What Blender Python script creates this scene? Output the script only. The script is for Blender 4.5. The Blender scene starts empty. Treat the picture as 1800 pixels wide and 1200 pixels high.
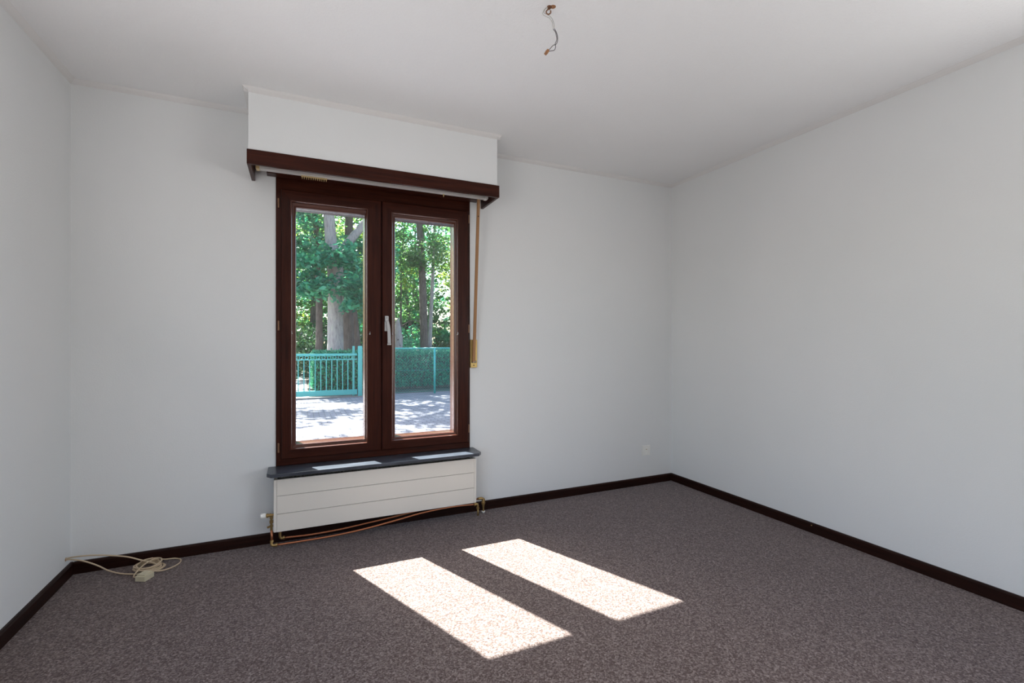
import bpy, bmesh, math, random
import numpy as np
from mathutils import Vector, Matrix

S = bpy.context.scene
COL = S.collection
PI = math.pi

# ------------------------------------------------------------------ camera
cam_d = bpy.data.cameras.new('camera')
cam = bpy.data.objects.new('camera', cam_d)
COL.objects.link(cam)
S.camera = cam
cam.location = (0, 0, 1.175)
cam.rotation_euler = (PI / 2, 0, -math.atan(375 / 829.0))
cam_d.sensor_width = 36
cam_d.lens = 829.0 * 36 / 1800
cam_d.clip_start = 0.05
cam_d.clip_end = 300

# ------------------------------------------------------------------ light
S.view_settings.view_transform = 'Standard'
S.view_settings.look = 'None'
S.view_settings.gamma = 1.0
S.view_settings.use_curve_mapping = False
S.view_settings.exposure = 0.0

SUN_STRENGTH = 40.0
SKY_STRENGTH = 0.60
FILL_WATTS = 37.0

w = bpy.data.worlds.new('sky')
S.world = w
w.use_nodes = True
nt = w.node_tree
bg = nt.nodes['Background']
sky = nt.nodes.new('ShaderNodeTexSky')
sky.sky_type = 'NISHITA'
sky.sun_disc = False
sky.sun_elevation = math.radians(48)
sky.sun_rotation = math.radians(-23)
sky.air_density = 1.0
sky.dust_density = 2.0
sky.ozone_density = 1.0
nt.links.new(sky.outputs[0], bg.inputs[0])
bg.inputs[1].default_value = SKY_STRENGTH

sd = bpy.data.lights.new('sun', 'SUN')
sd.energy = SUN_STRENGTH
sd.angle = math.radians(0.53)
sd.color = (1.0, 0.975, 0.95)
sun = bpy.data.objects.new('sun', sd)
COL.objects.link(sun)
sun.rotation_euler = Vector((.4227 * .82, -.82, -1)).to_track_quat('-Z', 'Y').to_euler()
sun.location = (-3, 10, 12)

# added fill lamps, set in two invented side windows out of view
def fill_lamp(loc, direction, w_, h_, watts, col):
    ad = bpy.data.lights.new('added_fill_lamp', 'AREA')
    ad.shape = 'RECTANGLE'
    ad.size = w_
    ad.size_y = h_
    ad.energy = watts
    ad.color = col
    al = bpy.data.objects.new('added_fill_lamp', ad)
    COL.objects.link(al)
    al.location = loc
    al.rotation_euler = Vector(direction).to_track_quat('-Z', 'Y').to_euler()


fill_lamp((2.93, -.35, 1.30), (-1, 0, .55), 1.7, 1.4, FILL_WATTS * 1.0, (1.0, .98, .965))
fill_lamp((-1.10, .55, 1.30), (1, -.1, .9), 1.7, 1.4, FILL_WATTS * .75, (1.0, .98, .965))


# ------------------------------------------------------------------ materials
def mat(name, col, rough=0.5, metal=0.0, spec=0.5, **kw):
    m = bpy.data.materials.new(name)
    m.use_nodes = True
    b = m.node_tree.nodes['Principled BSDF']
    b.inputs['Base Color'].default_value = (*col, 1)
    b.inputs['Roughness'].default_value = rough
    b.inputs['Metallic'].default_value = metal
    b.inputs['Specular IOR Level'].default_value = spec
    for k, v in kw.items():
        b.inputs[k].default_value = v
    return m


def nodes(m):
    return m.node_tree, m.node_tree.nodes['Principled BSDF']


def ramp(t, stops, fac):
    r = t.nodes.new('ShaderNodeValToRGB')
    e = r.color_ramp.elements
    while len(e) < len(stops):
        e.new(0.5)
    for i, (p, c) in enumerate(stops):
        e[i].position = p
        e[i].color = (*c, 1)
    t.links.new(fac, r.inputs[0])
    return r.outputs[0]


def coords(t, scale=(1, 1, 1), kind='Object'):
    tc = t.nodes.new('ShaderNodeTexCoord')
    mp = t.nodes.new('ShaderNodeMapping')
    mp.inputs['Scale'].default_value = scale
    t.links.new(tc.outputs[kind], mp.inputs[0])
    return mp.outputs[0]


def noise(t, vec, scale, detail=2, rough=0.5):
    n = t.nodes.new('ShaderNodeTexNoise')
    n.inputs['Scale'].default_value = scale
    n.inputs['Detail'].default_value = detail
    n.inputs['Roughness'].default_value = rough
    t.links.new(vec, n.inputs['Vector'])
    return n.outputs[0]


def bump(t, b, h, strength, dist):
    n = t.nodes.new('ShaderNodeBump')
    n.inputs['Strength'].default_value = strength
    n.inputs['Distance'].default_value = dist
    t.links.new(h, n.inputs['Height'])
    t.links.new(n.outputs[0], b.inputs['Normal'])


def paint(name, c0, c1, bs, bd, bscale):
    m = mat(name, c0, 0.85, spec=0.25)
    t, b = nodes(m)
    v = coords(t)
    t.links.new(ramp(t, [(0.35, c0), (0.65, c1)], noise(t, v, 1.3, 3)), b.inputs['Base Color'])
    bump(t, b, noise(t, v, bscale, 3, 0.6), bs, bd)
    return m


M = {}
M['wall'] = paint('painted_wallpaper', (.77, .785, .785), (.79, .80, .80), 0.25, 0.002, 160)
M['ceiling'] = paint('textured_ceiling', (.90, .905, .91), (.92, .925, .93), 0.5, 0.004, 90)
M['trimwhite'] = mat('white_gloss_trim', (.76, .75, .74), 0.5)


def wood(name, axis, dark, light, rough=0.3, spec=0.14):
    m = mat(name, dark, rough, spec=spec)
    t, b = nodes(m)
    sc = [22, 22, 22]
    sc[axis] = 1.2
    v = coords(t, sc)
    n = noise(t, v, 3.0, 6, 0.65)
    t.links.new(ramp(t, [(0.3, dark), (0.72, light)], n), b.inputs['Base Color'])
    bump(t, b, n, 0.12, 0.001)
    return m


DK, LT = (.021, .0050, .0030), (.060, .0145, .0075)
M['wood_x'] = wood('mahogany_along_x', 0, DK, LT)
M['wood_y'] = wood('mahogany_along_y', 1, DK, LT)
M['wood_z'] = wood('mahogany_along_z', 2, DK, LT)
M['bead_x'] = wood('glazing_bead_wood_x', 0, (.05, .014, .008), (.11, .032, .017), 0.25, 0.5)
M['bead_z'] = wood('glazing_bead_wood_z', 2, (.05, .014, .008), (.11, .032, .017), 0.25, 0.5)
BD, BL = (.010, .0035, .0025), (.026, .008, .005)
M['base_x'] = wood('skirting_wood_x', 0, BD, BL, 0.45)
M['base_y'] = wood('skirting_wood_y', 1, BD, BL, 0.45)

# carpet: short loop pile, brown mauve flecked
m = M['carpet'] = mat('flecked_carpet', (.1, .08, .08), 0.95, spec=0.1)
t, b = nodes(m)
v = coords(t)
vo = t.nodes.new('ShaderNodeTexVoronoi')
vo.inputs['Scale'].default_value = 190
t.links.new(v, vo.inputs['Vector'])
sep = t.nodes.new('ShaderNodeSeparateColor')
t.links.new(vo.outputs['Color'], sep.inputs[0])
mix = t.nodes.new('ShaderNodeMath')
mix.operation = 'MULTIPLY_ADD'
mix.inputs[1].default_value = 0.55
t.links.new(sep.outputs[0], mix.inputs[0])
n2 = t.nodes.new('ShaderNodeMath')
n2.operation = 'MULTIPLY'
n2.inputs[1].default_value = 0.5
t.links.new(noise(t, v, 75, 4, 0.7), n2.inputs[0])
t.links.new(n2.outputs[0], mix.inputs[2])
cr = ramp(t, [(0.12, (.045, .026, .020)), (0.45, (.122, .084, .072)), (0.72, (.215, .165, .150)), (0.95, (.40, .34, .31))], mix.outputs[0])
t.links.new(cr, b.inputs['Base Color'])
b.inputs['Sheen Weight'].default_value = 0.3
b.inputs['Sheen Roughness'].default_value = 0.4
b.inputs['Sheen Tint'].default_value = (.85, .9, 1, 1)
bump(t, b, mix.outputs[0], 0.7, 0.004)

# slate sill
m = M['slate'] = mat('honed_blue_slate', (.03, .034, .045), 0.3, spec=0.5)
t, b = nodes(m)
v = coords(t, (1, 4, 4))
t.links.new(ramp(t, [(0.3, (.032, .038, .050)), (0.7, (.065, .074, .095))], noise(t, v, 9, 5)), b.inputs['Base Color'])

M['radiator'] = mat('cream_radiator_enamel', (.80, .755, .68), 0.35)
M['groove'] = mat('radiator_core_metal', (.20, .19, .17), 0.6)
M['copper'] = mat('copper_pipe', (.55, .22, .11), 0.35, 0.85)
M['brass'] = mat('brass_fitting', (.42, .28, .11), 0.38, 0.75)
M['hinge'] = mat('dull_bronze_hinge', (.22, .11, .06), 0.45, 0.5)
M['chrome'] = mat('brushed_aluminium', (.50, .50, .50), 0.32, 0.6)
M['plastic'] = mat('white_plastic', (.88, .87, .83), 0.4)
M['ivory'] = mat('ivory_plastic', (.62, .56, .40), 0.45)
M['cordskin'] = mat('beige_cord_rubber', (.60, .47, .32), 0.5)
M['gold'] = mat('gold_lacquered_plate', (.55, .38, .13), 0.35, 0.45)
M['rail'] = mat('white_rail_metal', (.72, .70, .67), 0.3, 0.2)
M['gliders'] = mat('yellowed_nylon', (.62, .46, .22), 0.4)
M['strap'] = mat('tan_webbing', (.36, .19, .085), 0.8)
t, b = nodes(M['strap'])
bump(t, b, noise(t, coords(t, (1, 1, 3)), 300, 2), 0.4, 0.001)
M['darkhole'] = mat('dark_recess', (.01, .008, .007), 0.8)
M['blackwire'] = mat('dark_wire_insulation', (.05, .04, .05), 0.5)
M['greywire'] = mat('grey_wire_insulation', (.50, .49, .46), 0.5)
M['terminal'] = mat('brown_terminal_plastic', (.33, .15, .06), 0.5)
M['shutter'] = mat('white_shutter_slat', (.92, .92, .91), 0.4)
M['green_metal'] = mat('turquoise_green_coating', (.05, .36, .34), 0.4)
M['render_out'] = mat('outer_brick', (.36, .17, .11), 0.85)
t, b = nodes(M['render_out'])
br = t.nodes.new('ShaderNodeTexBrick')
br.inputs['Scale'].default_value = 4.5
br.inputs['Color1'].default_value = (.36, .16, .10, 1)
br.inputs['Color2'].default_value = (.28, .12, .08, 1)
br.inputs['Mortar'].default_value = (.45, .43, .40, 1)
tc = t.nodes.new('ShaderNodeTexCoord')
sx = t.nodes.new('ShaderNodeSeparateXYZ')
cx = t.nodes.new('ShaderNodeCombineXYZ')
t.links.new(tc.outputs['Object'], sx.inputs[0])
t.links.new(sx.outputs[0], cx.inputs[0])
t.links.new(sx.outputs[2], cx.inputs[1])
t.links.new(cx.outputs[0], br.inputs['Vector'])
t.links.new(br.outputs['Color'], b.inputs['Base Color'])

# window glass: clear sheet with a Fresnel reflection
m = M['glass'] = bpy.data.materials.new('clear_window_glass')
m.use_nodes = True
t = m.node_tree
t.nodes.remove(t.nodes['Principled BSDF'])
fr = t.nodes.new('ShaderNodeFresnel')
gg = t.nodes.new('ShaderNodeNewGeometry')      # same reflectance on both faces of the thin sheet
mr = t.nodes.new('ShaderNodeMapRange')
mr.inputs['To Min'].default_value = 1.5
mr.inputs['To Max'].default_value = 1 / 1.5
t.links.new(gg.outputs['Backfacing'], mr.inputs['Value'])
t.links.new(mr.outputs[0], fr.inputs[0])
tr = t.nodes.new('ShaderNodeBsdfTransparent')
tr.inputs[0].default_value = (.95, .985, .975, 1)
gl = t.nodes.new('ShaderNodeBsdfGlossy')
gl.inputs['Roughness'].default_value = 0.02
ms = t.nodes.new('ShaderNodeMixShader')
t.links.new(fr.outputs[0], ms.inputs[0])
t.links.new(tr.outputs[0], ms.inputs[1])
t.links.new(gl.outputs[0], ms.inputs[2])
t.links.new(ms.outputs[0], t.nodes['Material Output'].inputs[0])

# paving
m = M['paving'] = mat('concrete_block_paving', (.4, .4, .42), 0.85)
t, b = nodes(m)
br = t.nodes.new('ShaderNodeTexBrick')
br.inputs['Scale'].default_value = 1.0
br.inputs['Brick Width'].default_value = 0.21
br.inputs['Row Height'].default_value = 0.105
br.inputs['Mortar Size'].default_value = 0.008
br.inputs['Color1'].default_value = (.27, .26, .29, 1)
br.inputs['Color2'].default_value = (.20, .195, .22, 1)
br.inputs['Mortar'].default_value = (.09, .085, .09, 1)
t.links.new(coords(t), br.inputs['Vector'])
t.links.new(br.outputs['Color'], b.inputs['Base Color'])

m = M['forest_floor'] = mat('leaf_litter', (.12, .09, .06), 0.95)
t, b = nodes(m)
v = coords(t)
t.links.new(ramp(t, [(0.3, (.03, .03, .015)), (0.5, (.08, .065, .045)), (0.7, (.16, .14, .11))], noise(t, v, 6, 6, 0.8)), b.inputs['Base Color'])

M['gravel'] = mat('pale_gravel', (.45, .43, .42), 0.9)


def bark(name, c0, c1, c2):
    m = mat(name, c0, 0.9, spec=0.2)
    t, b = nodes(m)
    v = coords(t, (5, 5, 1.1))
    n = noise(t, v, 3.5, 6, 0.7)
    t.links.new(ramp(t, [(0.3, c0), (0.5, c1), (0.68, c2)], n), b.inputs['Base Color'])
    bump(t, b, n, 0.7, 0.04)
    return m


M['bark_pale'] = bark('pale_mossy_bark', (.16, .13, .13), (.33, .29, .29), (.40, .38, .31))
M['bark_dark'] = bark('dark_bark', (.05, .038, .035), (.12, .09, .08), (.17, .14, .13))


def leaf(name, cols, trans, gloss=0.45, spec=0.5):
    m = bpy.data.materials.new(name)
    m.use_nodes = True
    t = m.node_tree
    b = t.nodes['Principled BSDF']
    geo = t.nodes.new('ShaderNodeNewGeometry')
    c = ramp(t, [(i / (len(cols) - 1) if len(cols) > 1 else 0, k) for i, k in enumerate(cols)], geo.outputs['Random Per Island'])
    t.links.new(c, b.inputs['Base Color'])
    b.inputs['Roughness'].default_value = gloss
    b.inputs['Specular IOR Level'].default_value = spec
    tl = t.nodes.new('ShaderNodeBsdfTranslucent')
    hs = t.nodes.new('ShaderNodeHueSaturation')
    hs.inputs['Hue'].default_value = 0.47
    hs.inputs['Saturation'].default_value = 1.05
    hs.inputs['Value'].default_value = 2.2
    t.links.new(c, hs.inputs['Color'])
    t.links.new(hs.outputs[0], tl.inputs[0])
    mx = t.nodes.new('ShaderNodeMixShader')
    mx.inputs[0].default_value = trans
    t.links.new(b.outputs[0], mx.inputs[1])
    t.links.new(tl.outputs[0], mx.inputs[2])
    t.links.new(mx.outputs[0], t.nodes['Material Output'].inputs[0])
    return m


M['leaf_near'] = leaf('hazed_blue_green_leaves', [(.016, .13, .09), (.04, .21, .14), (.08, .30, .17)], 0.35, 0.4)  # teal tint includes the sky reflection and haze of the window glass
M['leaf_mid'] = leaf('mid_green_leaves', [(.018, .08, .034), (.04, .13, .044), (.075, .18, .05)], 0.5)
M['leaf_yellow'] = leaf('sunlit_yellow_green_leaves', [(.05, .13, .03), (.11, .21, .04), (.20, .28, .05)], 0.55)  # yellow raised in the colour so these leaves look sunlit
M['leaf_gloss'] = leaf('glossy_shrub_leaves', [(.012, .045, .02), (.025, .08, .028), (.045, .11, .04)], 0.2, 0.22, 0.8)
M['leaf_hedge'] = leaf('hedge_leaves', [(.015, .12, .08), (.05, .24, .15), (.11, .38, .21)], 0.25)


# ------------------------------------------------------------------ mesh helpers
class MB:
    def __init__(s):
        s.v, s.f, s.m, s.sm = [], [], [], []

    def add(s, vs, fs, mi=0, smooth=False):
        o = len(s.v)
        s.v += [tuple(p) for p in vs]
        s.f += [tuple(i + o for i in f) for f in fs]
        s.m += [mi] * len(fs)
        s.sm += [smooth] * len(fs)
        return s

    def box(s, x0, x1, y0, y1, z0, z1, mi=0, bev=0.0):
        bm = bmesh.new()
        bmesh.ops.create_cube(bm, size=1)
        for vv in bm.verts:
            vv.co = Vector(((x0 + x1) / 2 + vv.co.x * (x1 - x0), (y0 + y1) / 2 + vv.co.y * (y1 - y0), (z0 + z1) / 2 + vv.co.z * (z1 - z0)))
        if bev:
            bmesh.ops.bevel(bm, geom=bm.edges[:], offset=bev, segments=2, affect='EDGES', profile=0.6)
        bm.verts.index_update()
        s.add([vv.co[:] for vv in bm.verts], [[q.index for q in f.verts] for f in bm.faces], mi)
        bm.free()
        return s

    def tube(s, pts, r, n=10, mi=0, closed=False, caps=True):
        pts = [Vector(p) for p in pts]
        rs = r if isinstance(r, (list, tuple)) else [r] * len(pts)
        k = len(pts)
        vs, fs = [], []
        up = None
        for i, p in enumerate(pts):
            if closed:
                d = pts[(i + 1) % k] - pts[i - 1]
            else:
                d = pts[min(i + 1, k - 1)] - pts[max(i - 1, 0)]
            if d.length < 1e-9:
                d = Vector((0, 0, 1))
            d.normalize()
            if up is None:
                up = Vector((0, 0, 1)) if abs(d.z) < 0.9 else Vector((1, 0, 0))
            a = up - d * up.dot(d)
            if a.length < 1e-6:
                a = d.orthogonal()
            a.normalize()
            up = a
            bb = d.cross(a)
            for j in range(n):
                th = 2 * PI * j / n
                vs.append(p + (a * math.cos(th) + bb * math.sin(th)) * rs[i])
        for i in range(k if closed else k - 1):
            for j in range(n):
                a0, a1 = i * n + j, i * n + (j + 1) % n
                b0, b1 = ((i + 1) % k) * n + j, ((i + 1) % k) * n + (j + 1) % n
                fs.append((a0, a1, b1, b0))
        s.add(vs, fs, mi, True)
        if caps and not closed:
            s.add([vs[j] for j in range(n)], [tuple(range(n))[::-1]], mi)
            s.add([vs[(k - 1) * n + j] for j in range(n)], [tuple(range(n))], mi)
        return s

    def lathe(s, base, axis, prof, n=20, mi=0):
        """prof = [(distance along axis, radius)]"""
        base = Vector(base)
        ax = Vector(axis).normalized()
        a = ax.orthogonal().normalized()
        bb = ax.cross(a)
        vs = [base + ax * h + (a * math.cos(2 * PI * j / n) + bb * math.sin(2 * PI * j / n)) * max(r, 1e-5) for h, r in prof for j in range(n)]
        fs = [(i * n + j, i * n + (j + 1) % n, (i + 1) * n + (j + 1) % n, (i + 1) * n + j) for i in range(len(prof) - 1) for j in range(n)]
        s.add(vs, fs, mi, False)
        return s

    def prism(s, poly, axis, a0, a1, mi=0):
        """poly of 2D points in the other two axes (order kept), extruded along axis from a0 to a1"""
        def P(u, vv, w_):
            q = [0, 0, 0]
            o = [i for i in range(3) if i != axis]
            q[o[0]], q[o[1]], q[axis] = u, vv, w_
            return q
        k = len(poly)
        vs = [P(u, q, a0) for u, q in poly] + [P(u, q, a1) for u, q in poly]
        fs = [(i, (i + 1) % k, k + (i + 1) % k, k + i) for i in range(k)]
        fs += [tuple(range(k))[::-1], tuple(range(k, 2 * k))]
        s.add(vs, fs, mi)
        return s

    def loops(s, L, mh=0, mv=1):
        """rectangular rings (x0,x1,z0,z1,y) joined one to the next; horizontal members mh, vertical members mv"""
        for A, B in zip(L[:-1], L[1:]):
            a = [(A[0], A[4], A[2]), (A[1], A[4], A[2]), (A[1], A[4], A[3]), (A[0], A[4], A[3])]
            c = [(B[0], B[4], B[2]), (B[1], B[4], B[2]), (B[1], B[4], B[3]), (B[0], B[4], B[3])]
            for i in range(4):
                j = (i + 1) % 4
                s.add([a[i], a[j], c[j], c[i]], [(0, 1, 2, 3)], mh if i in (0, 2) else mv)
        return s

    def build(s, name, mats, parent=None, origin=None, fix=True):
        me = bpy.data.meshes.new(name)
        if parent is not None:
            off = world_loc(parent)
        elif origin is not None:
            off = Vector(origin)
        else:
            xs = np.array(s.v)
            lo, hi = xs.min(0), xs.max(0)
            off = Vector(((lo[0] + hi[0]) / 2, (lo[1] + hi[1]) / 2, lo[2]))
        me.from_pydata([(p[0] - off[0], p[1] - off[1], p[2] - off[2]) for p in s.v], [], s.f)
        if not isinstance(mats, (list, tuple)):
            mats = [mats]
        for q in mats:
            me.materials.append(q)
        me.polygons.foreach_set('material_index', s.m)
        me.polygons.foreach_set('use_smooth', s.sm)
        if fix:
            bm = bmesh.new()
            bm.from_mesh(me)
            bmesh.ops.remove_doubles(bm, verts=bm.verts, dist=1e-6)
            bmesh.ops.recalc_face_normals(bm, faces=bm.faces)
            bm.to_mesh(me)
            bm.free()
        me.update()
        o = bpy.data.objects.new(name, me)
        COL.objects.link(o)
        if parent is not None:
            o.parent = parent
        else:
            o.location = off
        return o


def world_loc(o):
    v = Vector(o.location)
    while o.parent:
        o = o.parent
        v += Vector(o.location)
    return v


def tag(o, label=None, cat=None, group=None, kind=None):
    if label: o['label'] = label
    if cat: o['category'] = cat
    if group: o['group'] = group
    if kind: o['kind'] = kind
    return o


def thing(name, loc, label, cat, group=None):
    o = bpy.data.objects.new(name, None)
    o.empty_display_size = 0.1
    COL.objects.link(o)
    o.location = loc
    return tag(o, label, cat, group)


def struct(name, mb, mats, label=None):
    o = mb.build(name, mats)
    o['kind'] = 'structure'
    if label: o['label'] = label
    return o


def smooth_path(pts, k=6, closed=False):
    """Catmull-Rom through the points"""
    P = [Vector(p) for p in pts]
    n = len(P)
    out = []
    rng = range(n) if closed else range(n - 1)
    for i in rng:
        p0 = P[(i - 1) % n] if closed or i > 0 else P[0] * 2 - P[1]
        p1, p2 = P[i], P[(i + 1) % n]
        p3 = P[(i + 2) % n] if closed or i + 2 < n else P[-1] * 2 - P[-2]
        for j in range(k):
            t_ = j / k
            out.append(0.5 * ((2 * p1) + (p2 - p0) * t_ + (2 * p0 - 5 * p1 + 4 * p2 - p3) * t_ ** 2 + (3 * p1 - p0 - 3 * p2 + p3) * t_ ** 3))
    if not closed:
        out.append(P[-1])
    return out


# ------------------------------------------------------------------ room
XL, XR, YW, YR, H = -1.052, 2.886, 3.095, -2.2, 2.5
YO = 3.36                                     # outer face of the window wall
WX0, WX1, WZ0, WZ1 = -.118, 1.073, .424, 2.19  # hole for the window

struct('floor', MB().box(XL - .12, XR + .12, YR - .2, YW + .02, -.12, 0), M['carpet'], 'brown mauve flecked short-pile carpet')
struct('ceiling', MB().box(XL - .12, XR + .12, YR - .2, YO, H, H + .15), M['ceiling'])
# each side wall gets an invented, unseen window to hold a fill lamp
RZ_0, RZ_1 = .40, 2.20
for nm, xa, xb, win_name, RY_0, RY_1 in (('wall_left', XL - .12, XL, 'added_window_2', -.35, 1.45), ('wall_right', XR, XR + .12, 'added_window_3', -1.25, .55)):
    ww = MB()
    for a in ((YR - .2, RY_0, 0, H), (RY_1, YO, 0, H), (RY_0, RY_1, 0, RZ_0), (RY_0, RY_1, RZ_1, H)):
        ww.box(xa, xb, a[0], a[1], a[2] - (.02 if a[2] == 0 else 0), a[3])
    struct(nm, ww, M['wall'])
    wn = bpy.data.objects.new(win_name, None)
    COL.objects.link(wn)
    wn.location = ((xa + xb) / 2, (RY_0 + RY_1) / 2, RZ_0)
    wn['kind'] = 'structure'
    fm = MB()
    xi = XL - .035 if xb == XL else XR
    for q in ((RY_0, RY_1, RZ_0, RZ_0 + .05), (RY_0, RY_1, RZ_1 - .05, RZ_1), (RY_0, RY_0 + .05, RZ_0 + .05, RZ_1 - .05), (RY_1 - .05, RY_1, RZ_0 + .05, RZ_1 - .05), ((RY_0 + RY_1) / 2 - .02, (RY_0 + RY_1) / 2 + .02, RZ_0 + .05, RZ_1 - .05)):
        fm.box(xi, xi + .035, q[0], q[1], q[2], q[3])
    fm.build('window_frame', M['wood_z'], wn)
wb = MB()
for a in ((XL, WX0, 0, H), (WX1, XR, 0, H), (WX0, WX1, 0, WZ0), (WX0, WX1, WZ1, H)):
    wb.box(a[0], a[1], YW, YO - .1, a[2] - (.02 if a[2] == 0 else 0), a[3])
struct('wall_back', wb, M['wall'])
wo = MB()
for a in ((-3.5, -.10, -.4, 3.0), (1.06, 5.5, -.4, 3.0), (-.10, 1.06, -.4, .40), (-.10, 1.06, 2.2, 3.0)):
    wo.box(a[0], a[1], YO - .1, YO, a[2], a[3])
struct('wall_outer', wo, M['render_out'])
struct('wall_rear', MB().box(XL, XR, YR - .2, YR, -.02, H), M['wall'])

# skirting boards
BH, BT = .060, .016


def skirt(name, axis, a0, a1, wall, sgn, mt):
    prof = [(0, 0), (BT * sgn, 0), (BT * sgn, BH - .008), (BT * .6 * sgn, BH), (0, BH)]
    mb = MB()
    if axis == 1:
        mb.prism([(wall + u, z) for u, z in prof], 1, a0, a1)
    else:
        mb.prism([(wall + u, z) for u, z in prof], 0, a0, a1)
    return struct(name, mb, mt)


skirt('baseboard_left', 1, YR, YW, XL, 1, M['base_y'])
bbr = skirt('baseboard_right', 1, YR, YW, XR, -1, M['base_y'])
skirt('baseboard_back', 0, XL + BT, XR - BT, YW, -1, M['base_x'])
skirt('baseboard_rear', 0, XL + BT, XR - BT, YR, 1, M['base_x'])
MB().lathe((XR - BT - .003, 1.88, .047), (1, 0, 0), [(0, 0), (0, .0035), (.004, .0035)], 10).build('nail_head', M['brass'], bbr)

# boxed casing of the roller shutter above the window
CX0, CX1, CY, CZ = -.240, 1.168, 2.812, 2.178
# slim cove mouldings where the walls meet the ceiling
cv = [(0, 0), (.026, 0), (.022, -.004), (.017, -.010), (.010, -.016), (.004, -.020), (0, -.022)]


def cove(name, axis, a0, a1, wall, sgn):
    mb = MB()
    mb.prism([(wall + u * sgn, H + z) for u, z in cv], axis, a0, a1)
    return struct(name, mb, M['trimwhite'])


cove('trim_1', 0, XL, CX0, YW, -1)
cove('trim_2', 0, CX1, XR, YW, -1)
cove('trim_3', 1, YR, YW, XL, 1)
cove('trim_4', 1, YR, YW, XR, -1)
cove('trim_5', 0, CX0 - .02, CX1 + .02, CY, -1)
cove('trim_6', 1, CY - .02, YW, CX0, -1)
cove('trim_7', 1, CY - .02, YW, CX1, 1)
sc_ = MB().box(CX0, CX1, CY, YW, CZ + .004, H, 0, .002)
tag(sc_.build('shutter_casing', M['wall']), 'white painted boxed-in shutter casing between pelmet and ceiling', 'shutter box')

# ------------------------------------------------------------------ pelmet
pel = thing('pelmet', (.464, YW, 2.10), 'dark brown wooden pelmet boxed around the window head', 'pelmet')
PX0, PX1, PY, PZ0, PZ1 = -.2465, 1.178, 2.800, 2.101, 2.178
MB().box(PX0, PX1, PY, PY + .019, PZ0, PZ1, 0, .0025).build('front_board', M['wood_x'], pel)
MB().box(PX0, PX0 + .018, PY + .019, YW, PZ0, PZ1, 0, .002).build('end_board', M['wood_y'], pel)
MB().box(PX1 - .018, PX1, PY + .019, YW, PZ0, PZ1, 0, .002).build('end_board', M['wood_y'], pel)
tp = MB().box(PX0 + .018, PX1 - .018, PY + .019, YW, PZ1 - .012, PZ1, 0)
tp.box(-.165, PX1 - .07, 2.985, 3.05, PZ1 - .052, PZ1 - .012, 0)
tp.build('top_board', M['wood_x'], pel)

# ------------------------------------------------------------------ curtain rail
rl = thing('curtain_rail', (.468, 2.945, 2.12), 'white double-channel curtain rail under the pelmet', 'curtain rail')
tr_ = MB()
RY0, RY1, RZa, RZb = 2.925, 2.963, 2.124, 2.140
x0, x1 = -.211, 1.146
tr_.box(x0, x1, RY0, RY1, RZb - .003, RZb)
for y in (RY0, RY0 + .0175, RY1 - .003):
    tr_.box(x0, x1, y, y + .003, RZa, RZb - .003)
for y in (RY0 + .003, RY0 + .013, RY0 + .0205, RY0 + .031):
    tr_.box(x0, x1, y, y + .004, RZa, RZa + .002)
tr_.build('track', M['rail'], rl)
for x in (x0, x1 - .012):
    MB().box(x - .003, x + .015, RY0 - .003, RY1 + .003, RZa - .003, RZb + .002, 0, .002).build('end_stop', M['gliders'] if x < 0 else M['plastic'], rl)
for x in (0.05, .95):
    MB().box(x - .01, x + .01, RY0 + .008, RY1 - .008, RZb, PZ1 - .012).build('bracket', M['rail'], rl)


def glider(x, y):
    g = MB()
    g.box(x - .0045, x + .0045, y - .0045, y + .0045, 2.117, 2.126)
    ring = [(x, y + .0045 * math.cos(a), 2.112 + .0055 * math.sin(a)) for a in [2 * PI * i / 10 for i in range(10)]]
    g.tube(ring, .0014, 6, closed=True)
    g.build('glider', M['gliders'], rl)


for i in range(12):
    glider(.018 + i * .0117, 2.954)
glider(.852, 2.954)

# ------------------------------------------------------------------ window
win = bpy.data.objects.new('window_1', None)
COL.objects.link(win)
win.location = (.4775, 3.14, .443)
win['kind'] = 'structure'
win['label'] = 'two-leaf dark mahogany window with clear panes'
FH = [M['wood_x'], M['wood_z']]
f = MB()
FX0, FX1, FZ0, FZ1 = -.122, 1.077, .443, 2.188
ix0, ix1, iz0, iz1 = -.075, 1.03, .50, 2.04
f.loops([(FX0, FX1, FZ0, FZ1, 3.20), (FX0, FX1, FZ0, FZ1, 3.089), (FX0 + .004, FX1 - .004, FZ0 + .004, FZ1 - .004, 3.085),
         (-.094, 1.062, .484, 2.068, 3.085), (-.094, 1.062, .484, 2.068, 3.125), (ix0, ix1, iz0, iz1, 3.125), (ix0, ix1, iz0, iz1, 3.20), (FX0, FX1, FZ0, FZ1, 3.20)])
f.build('window_frame', FH, win)


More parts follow.
